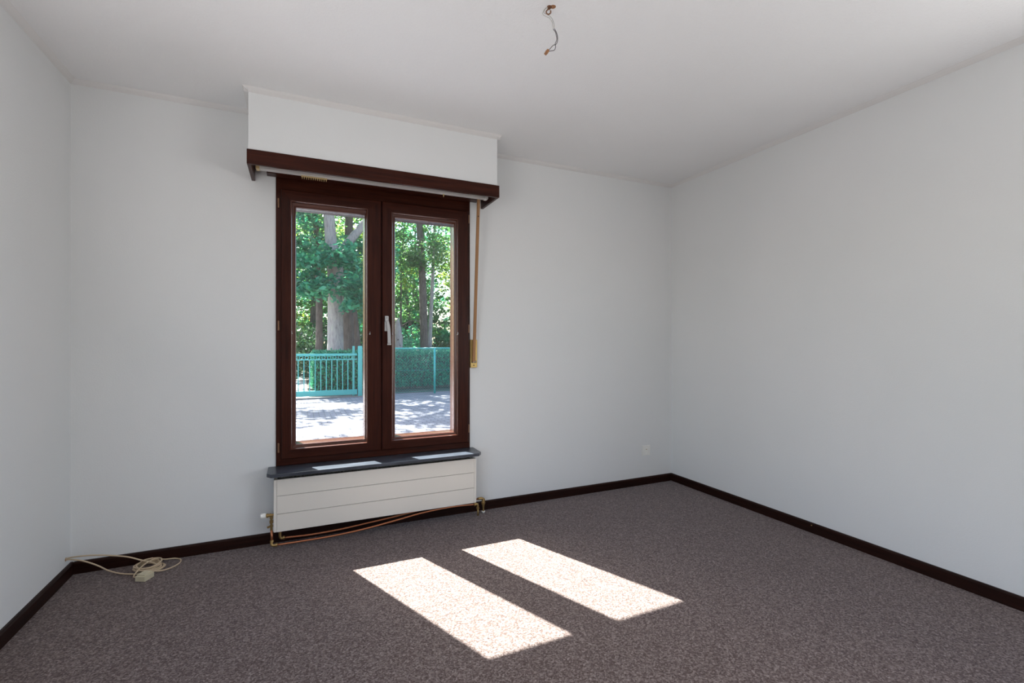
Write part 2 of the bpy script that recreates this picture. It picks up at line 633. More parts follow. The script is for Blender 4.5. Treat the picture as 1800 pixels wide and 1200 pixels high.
def sash(outer, bead, inner, knob):
    x0, x1, z0, z1 = outer
    a0, a1, b0, b1 = bead
    c0, c1, d0, d1 = inner
    e = .004
    L = [(x0, x1, z0, z1, 3.118), (x0, x1, z0, z1, 3.072), (x0 + e, x1 - e, z0 + e, z1 - e, 3.068),
         (a0, a1, b0, b1, 3.068)]
    Lb = [(a0, a1, b0, b1, 3.068), (a0 + .002, a1 - .002, b0 + .002, b1 - .002, 3.064), (a0 + .006, a1 - .006, b0 + .006, b1 - .006, 3.064),
          (a0 + .009, a1 - .009, b0 + .009, b1 - .009, 3.070), (a0 + .010, a1 - .010, b0 + .010, b1 - .010, 3.082),
          (c0 - .010, c1 + .010, d0 - .010, d1 + .010, 3.084), (c0 - .004, c1 + .004, d0 - .004, d1 + .004, 3.088),
          (c0, c1, d0, d1, 3.096), (c0, c1, d0, d1, 3.136)]
    Lo = [(c0, c1, d0, d1, 3.136), (c0, c1, d0, d1, 3.180), (c0 - .03, c1 + .03, d0 - .03, d1 + .03, 3.196), (x0 + .03, x1 - .03, z0 + .03, z1 - .03, 3.196), (x0 + .03, x1 - .03, z0 + .03, z1 - .03, 3.124), (x0, x1, z0, z1, 3.118)]
    s_ = MB().loops(L).loops(Lo)
    so = s_.build('sash', FH, win)
    MB().loops(Lb).build('glazing_bead', [M['bead_x'], M['bead_z']], so)
    MB().box(c0 - .004, c1 + .004, 3.137, 3.143, d0 - .004, d1 + .004).build('glass_pane', M['glass'], so)
    for kx in knob:                       # small curtain pins screwed to the stiles
        g = MB().tube([(kx, 3.072, 1.222), (kx, 3.060, 1.222), (kx, 3.057, 1.226), (kx, 3.057, 1.236)], .0014, 6)
        g.lathe((kx, 3.068, 1.222), (0, -1, 0), [(0, .004), (.002, .004), (.003, 0)], 8)
        g.build('curtain_pin', M['chrome'], so)
    return so


sl = sash((-.093, .4775, .485, 2.067), (-.045, .397, .535, 2.008), (-.014, .379, .565, 1.971), (-.0367, .4073))
sr = sash((.4845, 1.061, .485, 2.067), (.539, .988, .535, 2.004), (.569, .964, .560, 1.973), (.5446, .9818))
# cover strip on the meeting edge
MB().box(.4785, .4838, 3.086, 3.12, .486, 2.066).build('meeting_rebate', M['wood_z'], sr)
for x, zs in ((-.1075, (1.985, 1.268, .552)), (1.066, (2.016, 1.263, .578))):
    for z in zs:
        MB().lathe((x, 3.078, z - .028), (0, 0, 1), [(0, 0), (0, .004), (.001, .0055), (.0265, .0055), (.0275, .0048), (.0285, .0048), (.0295, .0055), (.055, .0055), (.056, .004), (.056, 0)], 12).build('hinge', M['hinge'], win)
# lever handle on the right leaf
hd = MB()
hd.box(.4975, .516, 3.058, 3.068, 1.240, 1.338, 0, .002)
ho = hd.build('handle_plate', M['chrome'], sr)
hp = [(.507, 3.058, 1.318), (.507, 3.040, 1.318), (.508, 3.030, 1.310), (.510, 3.022, 1.293), (.514, 3.018, 1.270), (.517, 3.017, 1.225), (.5185, 3.017, 1.165)]
lv = MB()
# flat lever: swept rectangle
pp = smooth_path(hp[2:], 4)
vs, fs = [], []
for i, p in enumerate(pp):
    hw = .0078 + .0022 * i / len(pp)
    vs += [(p.x - hw, p.y + .004, p.z), (p.x + hw, p.y + .004, p.z), (p.x + hw, p.y - .004, p.z), (p.x - hw, p.y - .004, p.z)]
for i in range(len(pp) - 1):
    for j in range(4):
        fs.append((i * 4 + j, i * 4 + (j + 1) % 4, (i + 1) * 4 + (j + 1) % 4, (i + 1) * 4 + j))
fs += [(0, 1, 2, 3), tuple(range(len(vs) - 4, len(vs)))[::-1]]
lv.add(vs, fs)
lv.box(.497, .517, 3.034, 3.060, 1.300, 1.336, 0, .002)
lv.lathe((.507, 3.0345, 1.324), (0, -1, 0), [(0, .003), (.0008, .003), (.0009, 0)], 10, 1)
lv.box(.507, .530, 3.012, 3.022, 1.153, 1.163, 0, .001)
lv.build('handle', [M['chrome'], M['darkhole']], sr)

# outside sill and the raised roller shutter with its white bottom bar
MB().prism([(3.19, .40), (3.44, .385), (3.44, .425), (3.19, .445)], 0, -.12, 1.08).build('outer_sill', M['slate'], win)
rs = thing('roller_shutter', (.48, 3.26, 1.996), 'white roller shutter rolled up, bottom slat showing above the panes', 'roller shutter')
MB().prism([(3.226, 2.030), (3.260, 1.998), (3.268, 1.998), (3.268, 2.030)], 0, -.098, 1.058).build('bottom_slat', M['shutter'], rs)
c = MB()
for k in range(4):
    c.box(-.098, 1.058, 3.254, 3.266, 2.032 + k * .04, 2.070 + k * .04, 0, .003)
c.build('curtain_slats', M['shutter'], rs)

# ------------------------------------------------------------------ sill
si = MB()
sy = 2.905
si.prism([(-.162, YW), (-.162, sy + .03), (-.140, sy), (1.078, sy), (1.104, sy + .035), (1.104, YW)], 2, .423, .443)
so_ = si.build('window_sill', M['slate'])
bv = so_.modifiers.new('edge', 'BEVEL')
bv.width = .004
bv.segments = 2
bv.limit_method = 'ANGLE'
tag(so_, 'dark blue-grey slate sill under the window', 'window sill')

# ------------------------------------------------------------------ radiator
rad = thing('radiator', (.475, 3.0, 0), 'low cream panel radiator with two grooves under the window sill', 'radiator')
RX_0, RX_1 = -.128, 1.078
pn = MB()
yf = 2.960
for z0, z1 in ((.103, .2020), (.2045, .3035), (.306, .397)):
    pn.box(-.112, 1.062, yf, yf + .012, z0, z1, 0, .0009)
pn.build('front_panel', M['radiator'], rad)
MB().box(-.112, 1.062, yf + .006, yf + .014, .11, .39).build('panel_backing', M['groove'], rad)
for x in (RX_0, 1.0625):
    MB().box(x, x + .0155, yf, 3.05, .103, .397, 0, .002).build('end_cap', M['radiator'], rad)
cb = MB()
for k in range(58):
    xx = -.105 + k * .02
    cb.box(xx, xx + .012, yf + .016, 3.045, .125, .385)
cb.box(-.112, 1.062, yf + .014, yf + .018, .112, .39)
cb.box(-.112, 1.062, 3.044, 3.048, .112, .39)
cb.build('convector_core', M['groove'], rad)
for x in (.1, .85):
    MB().box(x, x + .03, 3.046, YW - .001, .2, .37).build('bracket', M['groove'], rad)
kn = MB().lathe((-.196, 3.0, .1905), (1, 0, 0), [(0, 0), (0, .012), (.003, .0145), (.026, .0155), (.028, .013), (.028, 0)], 20)
kn.build('valve_knob', M['plastic'], rad)
vb = MB().lathe((-.168, 3.0, .1905), (1, 0, 0), [(0, 0), (0, .009), (.006, .012), (.012, .012), (.012, .008), (.018, .008), (.018, .0105), (.026, .0105), (.026, .007), (.042, .007)], 12)
vb.lathe((-.141, 3.0, .19), (0, 0, -1), [(0, .009), (.02, .009), (.02, .006), (.03, .006), (.03, .010), (.044, .010), (.044, .006), (.056, .006), (.056, .009), (.066, .009), (.066, .0065), (.09, .0065)], 12)
vb.lathe((-.150, 2.995, .128), (-.6, -.5, 0), [(0, .006), (.012, .006), (.012, 0)], 8)
vb.build('radiator_valve', M['brass'], rad)


def elbow(pts, r):
    e_ = MB().tube(smooth_path(pts, 4), r, 12)
    for a, b_ in ((pts[0], pts[1]), (pts[-1], pts[-2])):
        d = (Vector(b_) - Vector(a)).normalized()
        e_.lathe(a, d, [(-.001, 0), (-.001, r * 1.28), (.009, r * 1.28), (.009, r * .9)], 12)
    e_.build('elbow_fitting', M['brass'], rad)


riser = MB().tube([(-.139, 2.992, .105), (-.138, 2.986, .045)], .0066, 12)
riser.build('pipe', M['copper'], rad)
elbow([(-.138, 2.986, .052), (-.1375, 2.980, .028), (-.110, 2.976, .0262)], .0078)
p1 = smooth_path([(-.112, 2.976, .0262), (.05, 2.975, .0255), (.21, 2.974, .0285), (.376, 2.975, .040), (.55, 2.977, .0605), (.734, 2.982, .0825), (.927, 2.992, .0870), (1.083, 3.0, .0775)], 6)
MB().tube(p1, .0058, 12).build('pipe', M['copper'], rad)
elbow([(-.097, 3.012, .100), (-.096, 3.012, .052), (-.074, 3.012, .0475)], .0078)
p2 = smooth_path([(-.076, 3.012, .0475), (.052, 3.012, .042), (.2125, 3.012, .045), (.38, 3.014, .0575), (.557, 3.018, .071), (.70, 3.022, .084), (.9, 3.026, .100), (1.115, 3.026, .102)], 6)
MB().tube(p2, .0058, 12).build('pipe', M['copper'], rad)
elbow([(1.078, 3.0, .0775), (1.100, 3.0, .075), (1.104, 3.0, .045)], .0085)
MB().tube([(1.104, 3.0, .047), (1.105, 3.0, -.001)], .0062, 10).build('pipe', M['brass'], rad)
g = MB().tube(smooth_path([(1.113, 3.026, .102), (1.142, 3.026, .102), (1.152, 3.026, .088)], 4), .009, 12)
g.lathe((1.153, 3.026, .100), (0, 0, -1), [(0, 0), (0, .010), (.018, .012), (.018, .0095), (.024, .0095), (.024, .0135), (.036, .0135), (.036, .010), (.062, .006), (.075, .006), (.101, .0062)], 12)
g.build('lockshield_valve', M['brass'], rad)
MB().lathe((1.153, 3.026, .014), (0, 0, -1), [(-.001, .006), (0, .013), (.004, .013), (.013, .006)], 12).build('floor_collar', M['plastic'], rad)

# ------------------------------------------------------------------ shutter strap
st = thing('shutter_strap', (1.10, 3.09, .994), 'tan shutter strap hanging beside the window into a gold winder plate', 'shutter strap')
pa, pb = Vector((1.104, 2.978, 2.172)), Vector((1.099, 3.062, 1.034))
sb = MB()
for dy in (0, .006):
    vs = []
    for p in (pa, pb):
        for dx, ddy in ((-.0092, 0), (.0092, 0), (.0092, .0018), (-.0092, .0018)):
            vs.append((p.x + dx - dy * .3, p.y + ddy + dy, p.z))
    sb.add(vs, [(0, 1, 5, 4), (1, 2, 6, 5), (2, 3, 7, 6), (3, 0, 4, 7), (0, 3, 2, 1), (4, 5, 6, 7)])
sb.build('strap', M['strap'], st)
q = pa.lerp(pb, .135)
MB().lathe((q.x, q.y + .001, q.z), (0, -1, 0), [(0, .004), (.002, .004), (.002, 0)], 8).build('strap_rivet', M['darkhole'], st)
pl = MB().box(1.079, 1.128, 3.078, YW, .994, 1.187, 0, .003)
pl.build('winder_plate', M['gold'], st)
MB().box(1.088, 1.119, 3.072, 3.080, 1.028, 1.042, 0, .001).build('strap_slot', M['darkhole'], st)
MB().box(1.092, 1.113, 3.066, 3.073, 1.032, 1.0385, 0, .001).build('strap_guide_roller', M['plastic'], st)
MB().lathe((1.103, 3.079, 1.011), (0, -1, 0), [(0, .004), (.002, .004), (.003, 0)], 10).build('screw', M['darkhole'], st)

# ------------------------------------------------------------------ wall socket
sk = thing('wall_socket', (2.612, YW, .237), 'small white wall socket low beside the far right corner', 'wall socket')
s_ = MB()
# square plate with a round recess
cxs, czs, hs, rr = 2.612, .277, .0405, .021
n = 24
yo, yi = YW - .009, YW - .001
rim = []
for j in range(n):
    a = 2 * PI * j / n + PI / n
    k = hs * .94 / max(abs(math.cos(a)), abs(math.sin(a)))
    rim.append((cxs + k * math.cos(a), yo, czs + k * math.sin(a)))
inn = [(cxs + rr * math.cos(2 * PI * j / n + PI / n), yo, czs + rr * math.sin(2 * PI * j / n + PI / n)) for j in range(n)]
bot = [(p[0], yi, p[2]) for p in inn]
s_.add(rim + inn + bot, [(j, (j + 1) % n, n + (j + 1) % n, n + j) for j in range(n)] + [(n + j, n + (j + 1) % n, 2 * n + (j + 1) % n, 2 * n + j) for j in range(n)])
s_.box(cxs - hs, cxs + hs, yo + .002, YW, czs - hs, czs + hs, 0, .0015)
s_.build('cover_plate', M['plastic'], sk)
MB().lathe((cxs, YW - .0035, czs), (0, -1, 0), [(0, rr), (.0005, rr), (.0005, 0)], 24).build('socket_face', M['plastic'], sk)
for dx in (-.0095, .0095):
    MB().lathe((cxs + dx, YW - .0042, czs), (0, -1, 0), [(0, .003), (.0004, .003), (.0004, 0)], 10).build('pin_hole', M['darkhole'], sk)
MB().lathe((cxs, YW - .004, czs + .010), (0, -1, 0), [(0, .0025), (.010, .0025), (.012, 0)], 10).build('earth_pin', M['brass'], sk)

# ------------------------------------------------------------------ extension cord
ex = thing('extension_cord', (-.70, 2.97, 0), 'beige extension cord coiled on the carpet in the left corner', 'extension cord')
random.seed(4)
path = [(-1.056, 3.041, .0924), (-1.03, 3.036, .093), (-.98, 3.027, .080), (-.925, 3.027, .047), (-.871, 3.001, .021), (-.813, 2.975, .006), (-.753, 2.945, .005), (-.712, 2.930, .006)]
cxx, cyy = -.706, 2.989
turns = 7
for k in range(turns * 10):
    a = -PI / 2 + .3 + 2 * PI * k / 10
    lev = k / (turns * 10)
    r1 = .062 + .010 * math.sin(k * 1.3) - .006 * lev
    path.append((cxx + r1 * 1.02 * math.cos(a) + random.uniform(-.004, .004), cyy + r1 * .92 * math.sin(a) + random.uniform(-.004, .004), .006 + .027 * lev + random.uniform(0, .003)))
MB().tube(smooth_path(path, 5), .0036, 8).build('cable', M['cordskin'], ex)
path = [(-.742, 2.925, .030), (-.700, 2.915, .026), (-.645, 2.922, .010), (-.605, 2.950, .0045), (-.575, 2.992, .0045), (-.577, 3.040, .0045), (-.607, 3.066, .006), (-.650, 3.060, .012), (-.690, 3.020, .036), (-.716, 2.960, .040), (-.735, 2.912, .028), (-.742, 2.890, .016), (-.728, 2.875, .014)]
MB().tube(smooth_path(path, 6), .0036, 8).build('cable', M['cordskin'], ex)
path = [(-1.056, 3.041, .098), (-1.02, 3.025, .107), (-.95, 3.000, .113), (-.880, 2.992, .104), (-.800, 3.006, .076), (-.740, 3.006, .047), (-.690, 2.975, .040), (-.662, 2.938, .036), (-.690, 2.922, .034), (-.730, 2.935, .033), (-.752, 2.975, .034), (-.735, 3.030, .035), (-.70, 3.045, .034)]
MB().tube(smooth_path(path, 6), .0036, 8).build('cable', M['cordskin'], ex)
MB().lathe((XL - .001, 3.041, .095), (1, 0, 0), [(0, .009), (.002, .009), (.003, .007), (.003, 0)], 12).build('cable_outlet', M['terminal'], ex)
# socket block: bevelled body plus raised face
ang = math.atan2(2.839 - 2.862, -.686 + .729)
A = Vector((-.730, 2.862, 0))
ux, uy = Vector((math.cos(ang), math.sin(ang), 0)), Vector((-math.sin(ang), math.cos(ang), 0))
bk = MB()
tmp = MB().box(0, .052, 0, .056, .0005, .026, 0, .003)
tmp.prism([(.006, .006), (.046, .006), (.046, .050), (.006, .050)], 2, .026, .032)
bk.add([tuple(A + ux * p[0] + uy * p[1] + Vector((0, 0, p[2]))) for p in tmp.v], tmp.f)
bk.build('socket_block', M['ivory'], ex)

# ------------------------------------------------------------------ ceiling wires
cw = thing('ceiling_wiring', (.906, 1.640, 2.5), 'bare lamp wires and brass hook hanging from the ceiling', 'lamp wiring')
hk = MB()
hk.tube(smooth_path([(.9067, 1.6402, 2.503), (.9067, 1.6402, 2.492), (.899, 1.6435, 2.489), (.893, 1.646, 2.479), (.900, 1.643, 2.470), (.909, 1.639, 2.476), (.909, 1.639, 2.485)], 4), .0026, 8)
hk.lathe((.905, 1.641, 2.5), (0, 0, -1), [(0, .010), (.002, .010), (.004, .006), (.004, 0)], 12)
hk.build('hook', M['hinge'], cw)
MB().lathe((.918, 1.635, 2.5005), (0, 0, -1), [(0, .012), (.0015, .010), (.0015, 0)], 14).build('ceiling_hole', M['terminal'], cw)
W1 = [(.9100, 1.6388, 2.502), (.8904, 1.6476, 2.4939), (0.8829, 1.651, 2.4815), (0.881, 1.6518, 2.4712), (0.8904, 1.6476, 2.4629), (0.9055, 1.6408, 2.4547), (0.9149, 1.6365, 2.4402), (0.9177, 1.6352, 2.4237), (0.9187, 1.6348, 2.4113)]
W1b = [(0.9187, 1.6348, 2.4113), (0.9262, 1.6314, 2.4009), (0.9299, 1.6297, 2.3865), (0.9318, 1.6288, 2.37), (0.9262, 1.6314, 2.3555), (0.9266, 1.6312, 2.3472), (0.9271, 1.631, 2.34), (0.9224, 1.6331, 2.3286), (0.9092, 1.6391, 2.3255), (0.9017, 1.6425, 2.3235)]
W2 = [(.9120, 1.6378, 2.502), (0.8914, 1.6491, 2.4929), (0.8867, 1.6513, 2.4774), (0.8979, 1.6462, 2.4712), (0.9111, 1.6402, 2.4609), (0.9187, 1.6368, 2.4464), (0.9228, 1.6349, 2.4319), (0.9234, 1.6347, 2.4154)]
W2b = [(0.9234, 1.6347, 2.4154), (0.9299, 1.6317, 2.403), (0.9347, 1.6296, 2.3865), (0.9352, 1.6293, 2.3658), (0.9299, 1.6334, 2.3534), (0.9205, 1.6359, 2.3493), (0.9111, 1.6402, 2.339), (0.9055, 1.6428, 2.3317), (0.8998, 1.6433, 2.3266)]
for P_, mt in ((W1, 'greywire'), (W2, 'greywire'), (W1b, 'blackwire'), (W2b, 'blackwire')):
    MB().tube(smooth_path(P_, 4), .0014 if mt == 'greywire' else .0013, 8).build('wire', M[mt], cw)
tb = MB()
R_ = Matrix.Rotation(.5, 3, 'Y')
for i in range(2):
    tm = MB().box(-.0055, .0055, -.006 + i * .009, .0035 + i * .009, -.007, .007, 0, .0015)
    tm.lathe((0, -.001 + i * .009, .007), (0, 0, 1), [(0, .003), (.004, .003), (.004, 0)], 8)
    tb.add([tuple(Vector((.8965, 1.645, 2.322)) + R_ @ Vector(p)) for p in tm.v], tm.f)
tb.build('terminal_block', M['terminal'], cw)

# ------------------------------------------------------------------ outside
G = -.30
struct('driveway', MB().box(-14, 20, YO, 13.55, G - .2, G), M['paving'], 'concrete block driveway')
struct('ground', MB().box(-30, 45, 13.55, 80, G - .22, G - .01), M['forest_floor'], 'woodland floor')
struct('path', MB().box(-3.5, .25, 13.55, 22, G - .2, G), M['gravel'], 'pale path beyond the gate')
struct('gate_track', MB().box(-3.2, 1.9, 13.12, 13.24, G, G + .025), M['groove'])

YG = 13.2
gate = thing('sliding_gate', (-.4, YG, G + .03), 'turquoise metal sliding gate with vertical bars across the drive', 'gate')
gx0, gx1 = -2.8, 1.42
gf = MB()
gf.box(gx0, gx1, YG - .03, YG + .03, .80, .86, 0, .004)
gf.box(gx0, gx1, YG - .015, YG + .015, .69, .715)
gf.box(gx0, gx1, YG - .045, YG + .045, -.235, -.10, 0, .004)
gf.box(gx0, gx0 + .06, YG - .03, YG + .03, -.10, .80)
gf.build('gate_frame', M['green_metal'], gate)
x = 1.3242
while x > gx0 + .1:
    MB().box(x - .011, x + .011, YG - .011, YG + .011, -.10, .69).build('gate_bar', M['green_metal'], gate)
    cxr = x + .0665 - .133
    ring = [(cxr + .042 * math.cos(a), YG, .7575 + .042 * math.sin(a)) for a in [2 * PI * i / 16 for i in range(16)]]
    MB().tube(ring, .008, 6, closed=True).build('ornament_ring', M['green_metal'], gate)
    x -= .1335
gp = MB().box(1.445, 1.55, YG - .05, YG + .05, G, 1.053, 0, .004)
gp.box(1.435, 1.56, YG - .06, YG + .06, G, G + .02)
tag(gp.build('gate_post', M['green_metal']), 'square turquoise post at the closing end of the gate', 'post')
g2 = MB().box(1.32, 1.375, YG + .09, YG + .15, G, 1.053, 0, .004)
tag(g2.build('guide_post', M['green_metal']), 'thin turquoise guide post just behind the gate end', 'post')

fen = thing('chain_link_fence', (5.5, YG, G), 'turquoise chain link fence right of the gate before the hedge', 'fence')
MB().tube([(1.55, YG, .985), (9.6, YG, .985)], .019, 8).build('top_rail', M['green_metal'], fen)
for x in (3.542, 6.05, 8.55):
    p = MB().tube([(x, YG, G - .01), (x, YG, .985)], .03, 10)
    p.build('fence_post', M['green_metal'], fen)
wm = MB()
z0, z1, pitch, r = G + .06, .97, .075, .0022
hh = z1 - z0
x = 1.56 - hh
while x < 9.6:
    for sgn in (1, -1):
        xa, xb = (x, x + hh) if sgn > 0 else (x + hh, x)
        pA, pB = Vector((xa, YG + .004 * sgn, z0)), Vector((xb, YG + .004 * sgn, z1))
        def clipx(P_, Q_, xl, xh):
            d = Q_ - P_
            t0, t1 = 0.0, 1.0
            for lim, s2 in ((xl, 1), (xh, -1)):
                if abs(d.x) > 1e-9:
                    tt = (lim - P_.x) / d.x
                    if d.x * s2 > 0: t0 = max(t0, tt)
                    else: t1 = min(t1, tt)
            return (P_ + d * t0, P_ + d * t1) if t1 - t0 > .01 else None
        q = clipx(pA, pB, 1.56, 9.58)
        if q:
            wm.tube(q, r, 3, caps=False)
    x += pitch
for zz in (z0, z1 - .02, (z0 + z1) / 2):
    wm.tube([(1.56, YG, zz), (9.6, YG, zz)], .003, 4)
wm.build('wire_mesh', M['green_metal'], fen, fix=False)


# ---- foliage
rng = np.random.default_rng(11)


def leaves_mesh(centers, size, flat=0.5, aspect=.55, droop=0.25):
    """centers (n,3) -> vertices and quads of pointed leaves"""
    n_ = len(centers)
    th = rng.uniform(0, 2 * PI, n_)
    tilt = rng.normal(-droop, flat, n_)
    roll = rng.normal(0, flat * 1.2, n_)
    d = np.stack([np.cos(th) * np.cos(tilt), np.sin(th) * np.cos(tilt), np.sin(tilt)], 1)
    side = np.stack([-np.sin(th), np.cos(th), np.zeros(n_)], 1)
    up = np.cross(d, side)
    side = side * np.cos(roll)[:, None] + up * np.sin(roll)[:, None]
    s = (size * rng.uniform(.65, 1.3, n_))[:, None]
    c_ = centers
    v0 = c_ - d * s * .5
    v1 = c_ - side * s * aspect * .5 + d * s * -.02
    v2 = c_ + d * s * .5
    v3 = c_ + side * s * aspect * .5 + d * s * -.02
    V = np.stack([v0, v1, v2, v3], 1).reshape(-1, 3)
    return V


def leaf_object(name, centers, size, mt, parent=None, **kw):
    V = leaves_mesh(centers, size, **kw)
    nq = len(V) // 4
    me = bpy.data.meshes.new(name)
    off = world_loc(parent) if parent is not None else Vector((0, 0, 0))
    V = V - np.array(off)
    me.vertices.add(len(V))
    me.vertices.foreach_set('co', V.astype(np.float32).ravel())
    me.loops.add(nq * 4)
    me.loops.foreach_set('vertex_index', np.arange(nq * 4, dtype=np.int32))
    me.polygons.add(nq)
    me.polygons.foreach_set('loop_start', np.arange(0, nq * 4, 4, dtype=np.int32))
    me.materials.append(mt)
    me.update(calc_edges=True)
    me.validate()
    o = bpy.data.objects.new(name, me)
    COL.objects.link(o)
    if parent is not None:
        o.parent = parent
    return o


def sprays(c, rad, n_sprays, per, sr=.55, flat=.10):
    """layered sprays of leaves inside an ellipsoid"""
    u = rng.normal(size=(n_sprays, 3))
    u /= np.linalg.norm(u, axis=1)[:, None]
    rr_ = rng.uniform(0.15, 1, n_sprays) ** (1 / 2.2)
    ctr = np.array(c) + u * rr_[:, None] * np.array(rad)
    out = []
    for k_ in range(n_sprays):
        a = rng.uniform(0, 2 * PI, per)
        r_ = sr * rng.uniform(.6, 1.3) * np.sqrt(rng.uniform(0, 1, per))
        tx, ty = rng.normal(0, .25, 2)
        p = np.stack([r_ * np.cos(a), r_ * np.sin(a), rng.normal(0, flat, per)], 1)
        p[:, 2] += p[:, 0] * tx + p[:, 1] * ty - .25 * r_ ** 2
        out.append(ctr[k_] + p)
    return np.concatenate(out)


def below_sun_path(P_):
    """crowns end below the line on which the sun reaches the window"""
    lim = (P_[:, 1] - 3.1) / .82 + .1
    xs = .5 - .4227 * (P_[:, 1] - 3.1)
    near = np.abs(P_[:, 0] - xs) < 1.6
    keep = (~near) | (P_[:, 2] < lim - 1.0)
    return P_[keep & (P_[:, 2] > G + .02)]


def tree(base, trunk, blobs, bark_m, leaf_m, size, label, cat='tree', group=None, branches=(), name='tree'):
    o = thing(name, base, label, cat, group)
    tb_ = MB().tube(smooth_path([p for p, _ in trunk], 4), [max(.01, float(q)) for q in np.interp(np.linspace(0, len(trunk) - 1, (len(trunk) - 1) * 4 + 1), range(len(trunk)), [r_ for _, r_ in trunk])], 14)
    tb_.build('trunk', M[bark_m], o)
    for br_ in branches:
        MB().tube(smooth_path([p for p, _ in br_], 4), [float(q) for q in np.interp(np.linspace(0, len(br_) - 1, (len(br_) - 1) * 4 + 1), range(len(br_)), [r_ for _, r_ in br_])], 10).build('branch', M[bark_m], o)
    P_ = []
    for c_, rad_, ns, per, sr_ in blobs:
        P_.append(sprays(c_, rad_, ns, per, sr_))
    if P_:
        P_ = below_sun_path(np.concatenate(P_))
        leaf_object('foliage', P_, size, M[leaf_m], o)
    return o


# the big pale tree behind the hedge, forked above the gate
tree((1.14, 17, G), [((1.14, 17, G - .05), .33), ((1.14, 17, .2), .275), ((1.13, 17, 1.6), .255), ((1.13, 17, 2.9), .235), ((1.12, 17, 3.7), .26), ((.99, 17, 4.6), .19), ((.92, 17, 5.6), .175), ((.75, 17.1, 8), .15), ((.6, 17.2, 11), .09), ((.5, 17.3, 13), .03)],
     [((.15, 16.3, 3.1), (.7, .6, .5), 8, 90, .45), ((1.2, 15.9, 3.0), (1.0, .5, .25), 8, 90, .45), ((1.9, 16.2, 2.6), (.55, .6, .7), 12, 90, .45), ((1.3, 16.0, 4.0), (.4, .4, .35), 6, 80, .4), ((.3, 16.2, 3.9), (.9, .5, .3), 7, 80, .45),
      ((-.2, 17.6, 5.2), (1.0, 1.0, 1.5), 26, 90, .5), ((2.3, 17.8, 4.4), (.9, 1, 1.2), 20, 90, .5),
      ((1.6, 16.5, 8.4), (3.2, 2.2, 2.2), 60, 90, .7), ((-2.0, 16.5, 9.5), (2.5, 2, 1.8), 22, 80, .7), ((-2.0, 16.2, 7.2), (2.0, 1.6, 1.2), 9, 80, .55), ((.8, 17, 11.5), (2.2, 2, 1.5), 24, 80, .7)],
     'bark_pale', 'leaf_near', .20, 'large pale-barked tree with forked trunk right behind the gate',
     branches=[[((1.17, 17, 3.85), .20), ((1.45, 17, 4.4), .15), ((2.1, 17, 5.3), .13), ((3.0, 17, 6.6), .10), ((3.8, 16.8, 8.2), .05)],
               [((.85, 17.1, 7.2), .10), ((-.4, 16.8, 8.6), .07), ((-2.0, 16.6, 9.6), .03)]])
tree((.68, 18.5, G), [((.68, 18.5, G - .05), .16), ((.68, 18.5, 1), .125), ((.67, 18.5, 3), .11), ((.55, 18.6, 6), .09), ((.4, 18.7, 9.5), .04)],
     [((-.2, 18.9, 6.5), (1.6, 1.2, 2.4), 40, 80, .6), ((-.4, 19.3, 3.9), (1.0, .8, .8), 14, 80, .5)], 'bark_dark', 'leaf_mid', .15, 'slim dark straight trunk standing left of the large pale tree')
tree((1.70, 18.2, G), [((1.66, 18.2, G - .05), .24), ((1.66, 18.2, 1), .21), ((1.64, 18.2, 3), .19), ((1.7, 18.3, 6), .13), ((1.8, 18.4, 9), .04)],
     [((2.2, 18.6, 7), (1.8, 1.3, 2.2), 36, 80, .6)], 'bark_dark', 'leaf_mid', .15, 'thick dark trunk standing right behind the large pale tree')
tree((2.02, 18.9, G), [((2.12, 18.9, G - .05), .13), ((2.05, 18.9, 1.2), .11), ((1.9, 19, 3), .10), ((1.8, 19.2, 6.5), .05)],
     [((2.2, 19.4, 5.6), (1.2, 1.0, 1.6), 22, 80, .55)], 'bark_dark', 'leaf_yellow', .14, 'leaning dark trunk seen close to the gate post')
# right pane
tree((5.40, 22, G), [((5.45, 22, G - .05), .22), ((5.40, 22, 1), .19), ((5.32, 22, 4), .175), ((5.15, 22, 7), .15), ((5.0, 22, 10), .08), ((5, 22, 12), .03)],
     [((5.0, 21.4, 5.2), (1.3, .7, .6), 14, 80, .5), ((4.0, 21.5, 5.5), (1.1, 1, 1.4), 24, 80, .5), ((6.3, 22.3, 6.2), (1.0, 1, 1.0), 20, 80, .5), ((5, 22, 9), (2.6, 2, 2), 50, 80, .7)],
     'bark_dark', 'leaf_mid', .15, 'tall dark trunk in the middle of the right pane')
tree((5.86, 22.6, G), [((5.82, 22.6, G - .05), .12), ((5.84, 22.6, 1.5), .10), ((5.95, 22.6, 4), .09), ((6.1, 22.7, 7), .05)],
     [((6.9, 22.8, 5.0), (1.0, 1, 1.3), 22, 80, .5)], 'bark_pale', 'leaf_yellow', .14, 'thinner pale trunk beside the tall dark trunk of the right pane')
tree((4.55, 23.5, G), [((4.55, 23.5, G - .05), .06), ((4.6, 23.5, 2), .05), ((4.65, 23.6, 5), .035), ((4.8, 23.7, 7), .02)],
     [((4.9, 24.2, 4.6), (.8, .8, 1.0), 12, 80, .45)], 'bark_dark', 'leaf_yellow', .14, 'very thin dark sapling left of the tall dark trunk', branches=[[((4.6, 23.5, 1.9), .03), ((5.1, 23.4, 2.2), .02), ((5.7, 23.3, 2.1), .01)]])
tree((5.1, 25.5, G), [((5.65, 25.5, G - .05), .09), ((5.5, 25.5, 2), .08), ((5.2, 25.5, 4.2), .07), ((4.8, 25.6, 7), .03)],
     [((4.6, 26, 6), (1.0, 1, 1.0), 14, 80, .5)], 'bark_dark', 'leaf_mid', .15, 'slender trunk leaning left behind the tall dark trunk')
